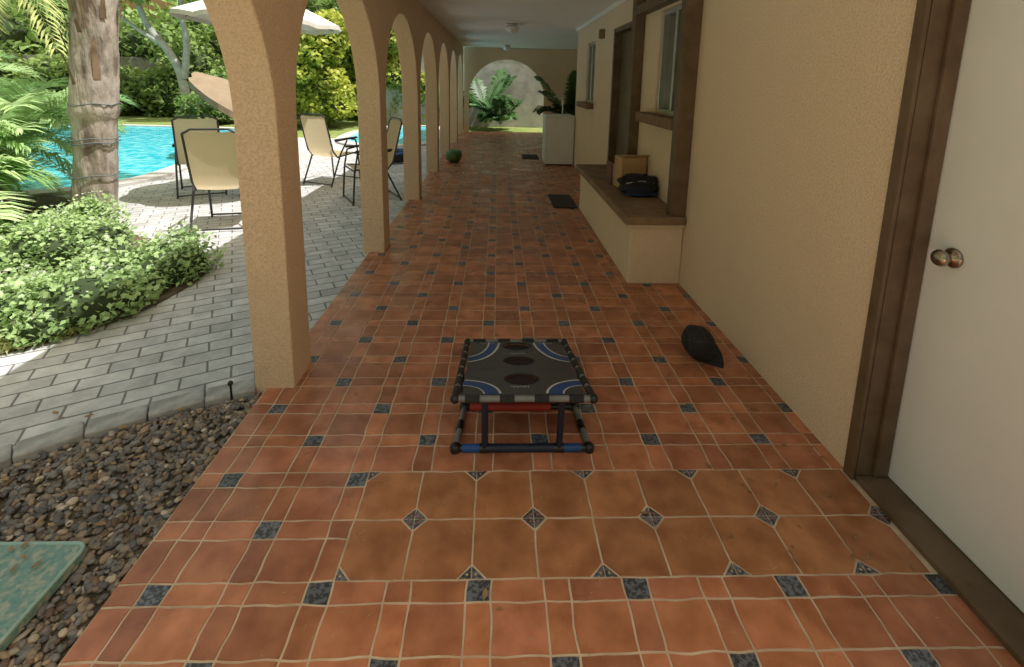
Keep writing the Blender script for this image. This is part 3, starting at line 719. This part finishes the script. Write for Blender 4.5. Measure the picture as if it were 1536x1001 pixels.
def massE(x0,x1,y0,y1,z0,z1,n,r0,r1):
    return [(random.uniform(x0,x1),random.uniform(y0,y1),random.uniform(z0,z1),random.uniform(r0,r1),random.uniform(r0,r1),random.uniform(r0,r1)*.85) for _ in range(n)]
E=empty('background_trees')
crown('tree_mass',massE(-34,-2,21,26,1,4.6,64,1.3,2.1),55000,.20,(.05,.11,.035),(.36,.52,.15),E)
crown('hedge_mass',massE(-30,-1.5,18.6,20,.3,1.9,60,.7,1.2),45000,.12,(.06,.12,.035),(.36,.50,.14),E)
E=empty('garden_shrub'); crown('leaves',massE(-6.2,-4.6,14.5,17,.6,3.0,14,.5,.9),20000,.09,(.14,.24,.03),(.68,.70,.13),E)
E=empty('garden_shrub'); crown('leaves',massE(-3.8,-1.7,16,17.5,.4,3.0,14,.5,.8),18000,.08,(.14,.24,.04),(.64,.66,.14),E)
E=empty('garden_shrub'); crown('leaves',massE(-9.6,-7.5,15.5,17,.4,1.2,8,.5,.8),10000,.08,(.07,.14,.03),(.28,.42,.11),E)
gw2=empty('garden_wall'); box('wall',-30,-1.5,20.4,20.6,-.03,2.2,concw,gw2)
PTm=mat('pale_bark',(.46,.45,.42),(.33,.32,.30),.9,scale=6)
E=empty('pale_trunk_tree')
def limb(pts,r0,r1):
    cu=bpy.data.curves.new('limb','CURVE'); cu.dimensions='3D'; cu.bevel_depth=1; cu.bevel_resolution=3; s=cu.splines.new('NURBS'); s.points.add(len(pts)-1)
    for i,(p,q) in enumerate(zip(s.points,pts)): p.co=(*q,1); p.radius=r0+(r1-r0)*i/(len(pts)-1)
    s.use_endpoint_u=True; s.order_u=3; cu.materials.append(PTm); o=bpy.data.objects.new('limb',cu); COL.objects.link(o); o.parent=E
limb([(-10.6,17,0),(-10.7,17,1.2),(-11.0,17,2.2),(-11.9,17,3.2),(-12.1,17,4.6)],.16,.08)
limb([(-10.7,17,1.4),(-10.4,17,2.6),(-10.7,17,3.8),(-10.2,17,5.2)],.12,.06)
limb([(-11.3,17,2.5),(-11.6,16.8,2.7),(-12.6,16.6,3.6)],.08,.04)
crown('leaves',massE(-13,-9,16,18,4.6,6.4,8,.7,1.1),7000,.14,(.08,.14,.03),(.4,.46,.12),E,core=False)
# large-leaved plant in front of the far wall
E=empty('philodendron')
fronds('fronds',(-.35,15.5,.45),20,1.0,1.7,(.05,.12,.04),(.20,.38,.15),E,leaflets=16,ll=.42,lw=.10,spread=.4)
fronds('fronds_low',(.1,15.3,.15),14,.8,1.5,(.05,.12,.04),(.20,.38,.15),E,leaflets=16,ll=.36,lw=.09,spread=.4)
E=empty('potted_palm'); lathe('pot',[(.12,0.003),(.17,.3),(.18,.33)],mat('terracotta_pot',(.3,.13,.07)),E,loc=(1.75,11.5,0))
fronds('fronds',(1.75,11.5,.5),20,.95,1.9,(.04,.09,.03),(.16,.26,.08),E,ll=.35,lw=.04)

meln=mat('green_glazed_pot',(.04,.12,.04),(.09,.18,.05),.3,scale=12)
E=empty('glazed_pot',(-.80,8.85,.004)); lathe('pot',[(.07,0),(.13,.05),(.155,.12),(.14,.2),(.10,.235),(.09,.23)],meln,E)
E=empty('swim_ring',(-2.0,9.0,-.01))
tube('ring',[(.34*math.cos(2*math.pi*k/24),.34*math.sin(2*math.pi*k/24),.1) for k in range(24)],.09,blackp,E,cyc=True,res=6)
tube('ring_stripe',[(.34*math.cos(2*math.pi*k/24),.34*math.sin(2*math.pi*k/24),.125) for k in range(24)],.072,bluep,E,cyc=True,res=6)
E=empty('garden_stake_light',(-1.24,2.09,0)); tube('stake',[(0,0,-.01),(.0,0,.07)],.005,blackp,E); lathe('head',[(.004,.065),(.012,.072),(.012,.082),(.004,.09)],blackp,E,seg=16)

leafb=mat('dry_leaf',(.36,.22,.10),(.24,.13,.06),.8,scale=30)
v=[];f=[]
def dry(x,y,s,z=.006):
    a=random.uniform(0,6.28); b0=len(v); ca,sa=math.cos(a),math.sin(a)
    for px,py,pz in((-1,0,.05),(-.3,.4,.3),(.4,.35,.25),(1,0,.1),(.4,-.35,.1),(-.3,-.4,.2)):
        v.append((x+(px*ca-py*sa)*s,y+(px*sa+py*ca)*s,z+pz*s*.6+.001))
    f.append(tuple(range(b0,b0+6)))
for i in range(90): dry(random.uniform(-.9,1.35),random.uniform(.9,8),random.uniform(.006,.018))
for i in range(90): dry(random.uniform(.9,1.37),1.2+abs(random.gauss(0,1.6)),random.uniform(.005,.015))
for i in range(60): dry(random.uniform(-2.2,-1.13),random.uniform(.9,2.0),random.uniform(.012,.024),.008)
for i in range(7): dry(random.uniform(-1.6,-1.35),random.uniform(1.2,1.34),random.uniform(.012,.024),.03)
obj('fallen_leaves',v,f,leafb)
P=np.stack([rng.uniform(-1,1.38,1100),rng.uniform(.9,5,1100),np.full(1100,.0055)],1)
debm=mat('debris',(.50,.42,.30),(.28,.21,.13),.9)
V=[];F=[]
for i,p in enumerate(P):
    a=random.uniform(0,6.28); l=random.uniform(.002,.013)*(2.2 if i%14==0 else 1); w=.0011
    V+=[(p[0]-math.cos(a)*l-math.sin(a)*w,p[1]-math.sin(a)*l+math.cos(a)*w,p[2]),(p[0]-math.cos(a)*l+math.sin(a)*w,p[1]-math.sin(a)*l-math.cos(a)*w,p[2]),(p[0]+math.cos(a)*l,p[1]+math.sin(a)*l,p[2]+.001)]; F.append((3*i,3*i+1,3*i+2))
obj('leaf_debris',V,F,debm)

# ---------------------------------------------------------------- light
el=math.radians(66); az=math.radians(-12)
sd=Vector((math.cos(el)*math.cos(az),math.cos(el)*math.sin(az),math.sin(el)))
l=bpy.data.lights.new('sun','SUN'); l.energy=5; l.angle=math.radians(.5); l.color=(1,.98,.95)
so=bpy.data.objects.new('sun',l); so.rotation_euler=sd.to_track_quat('Z','Y').to_euler(); COL.objects.link(so)
w=bpy.data.worlds.new('World'); S.world=w; w.use_nodes=True; nt=w.node_tree
sky=nn(nt,'ShaderNodeTexSky',sky_type='NISHITA'); sky.sun_disc=False; sky.sun_elevation=el; sky.sun_rotation=math.pi/2-az
sky.dust_density=8; sky.ozone_density=4; sky.air_density=4.5
nt.links.new(sky.outputs[0],nt.nodes['Background'].inputs[0]); nt.nodes['Background'].inputs[1].default_value=.15

# ---------------------------------------------------------------- camera
cam=bpy.data.cameras.new('camera'); cam.sensor_width=36; cam.sensor_fit='HORIZONTAL'
F_=722.4; cam.lens=F_/1536*36; cam.shift_y=-250.5/1536; cam.clip_start=.02; cam.clip_end=1000
wyv=Vector((-21,128,-F_)).normalized(); wz=Vector((76,4090,F_)).normalized(); wz=(wz-wyv*wz.dot(wyv)).normalized(); wx=wyv.cross(wz)
M=Matrix((wx,wyv,wz)).to_4x4(); M.translation=(0,0,1.5)
co=bpy.data.objects.new('camera',cam); COL.objects.link(co); co.matrix_world=M; S.camera=co
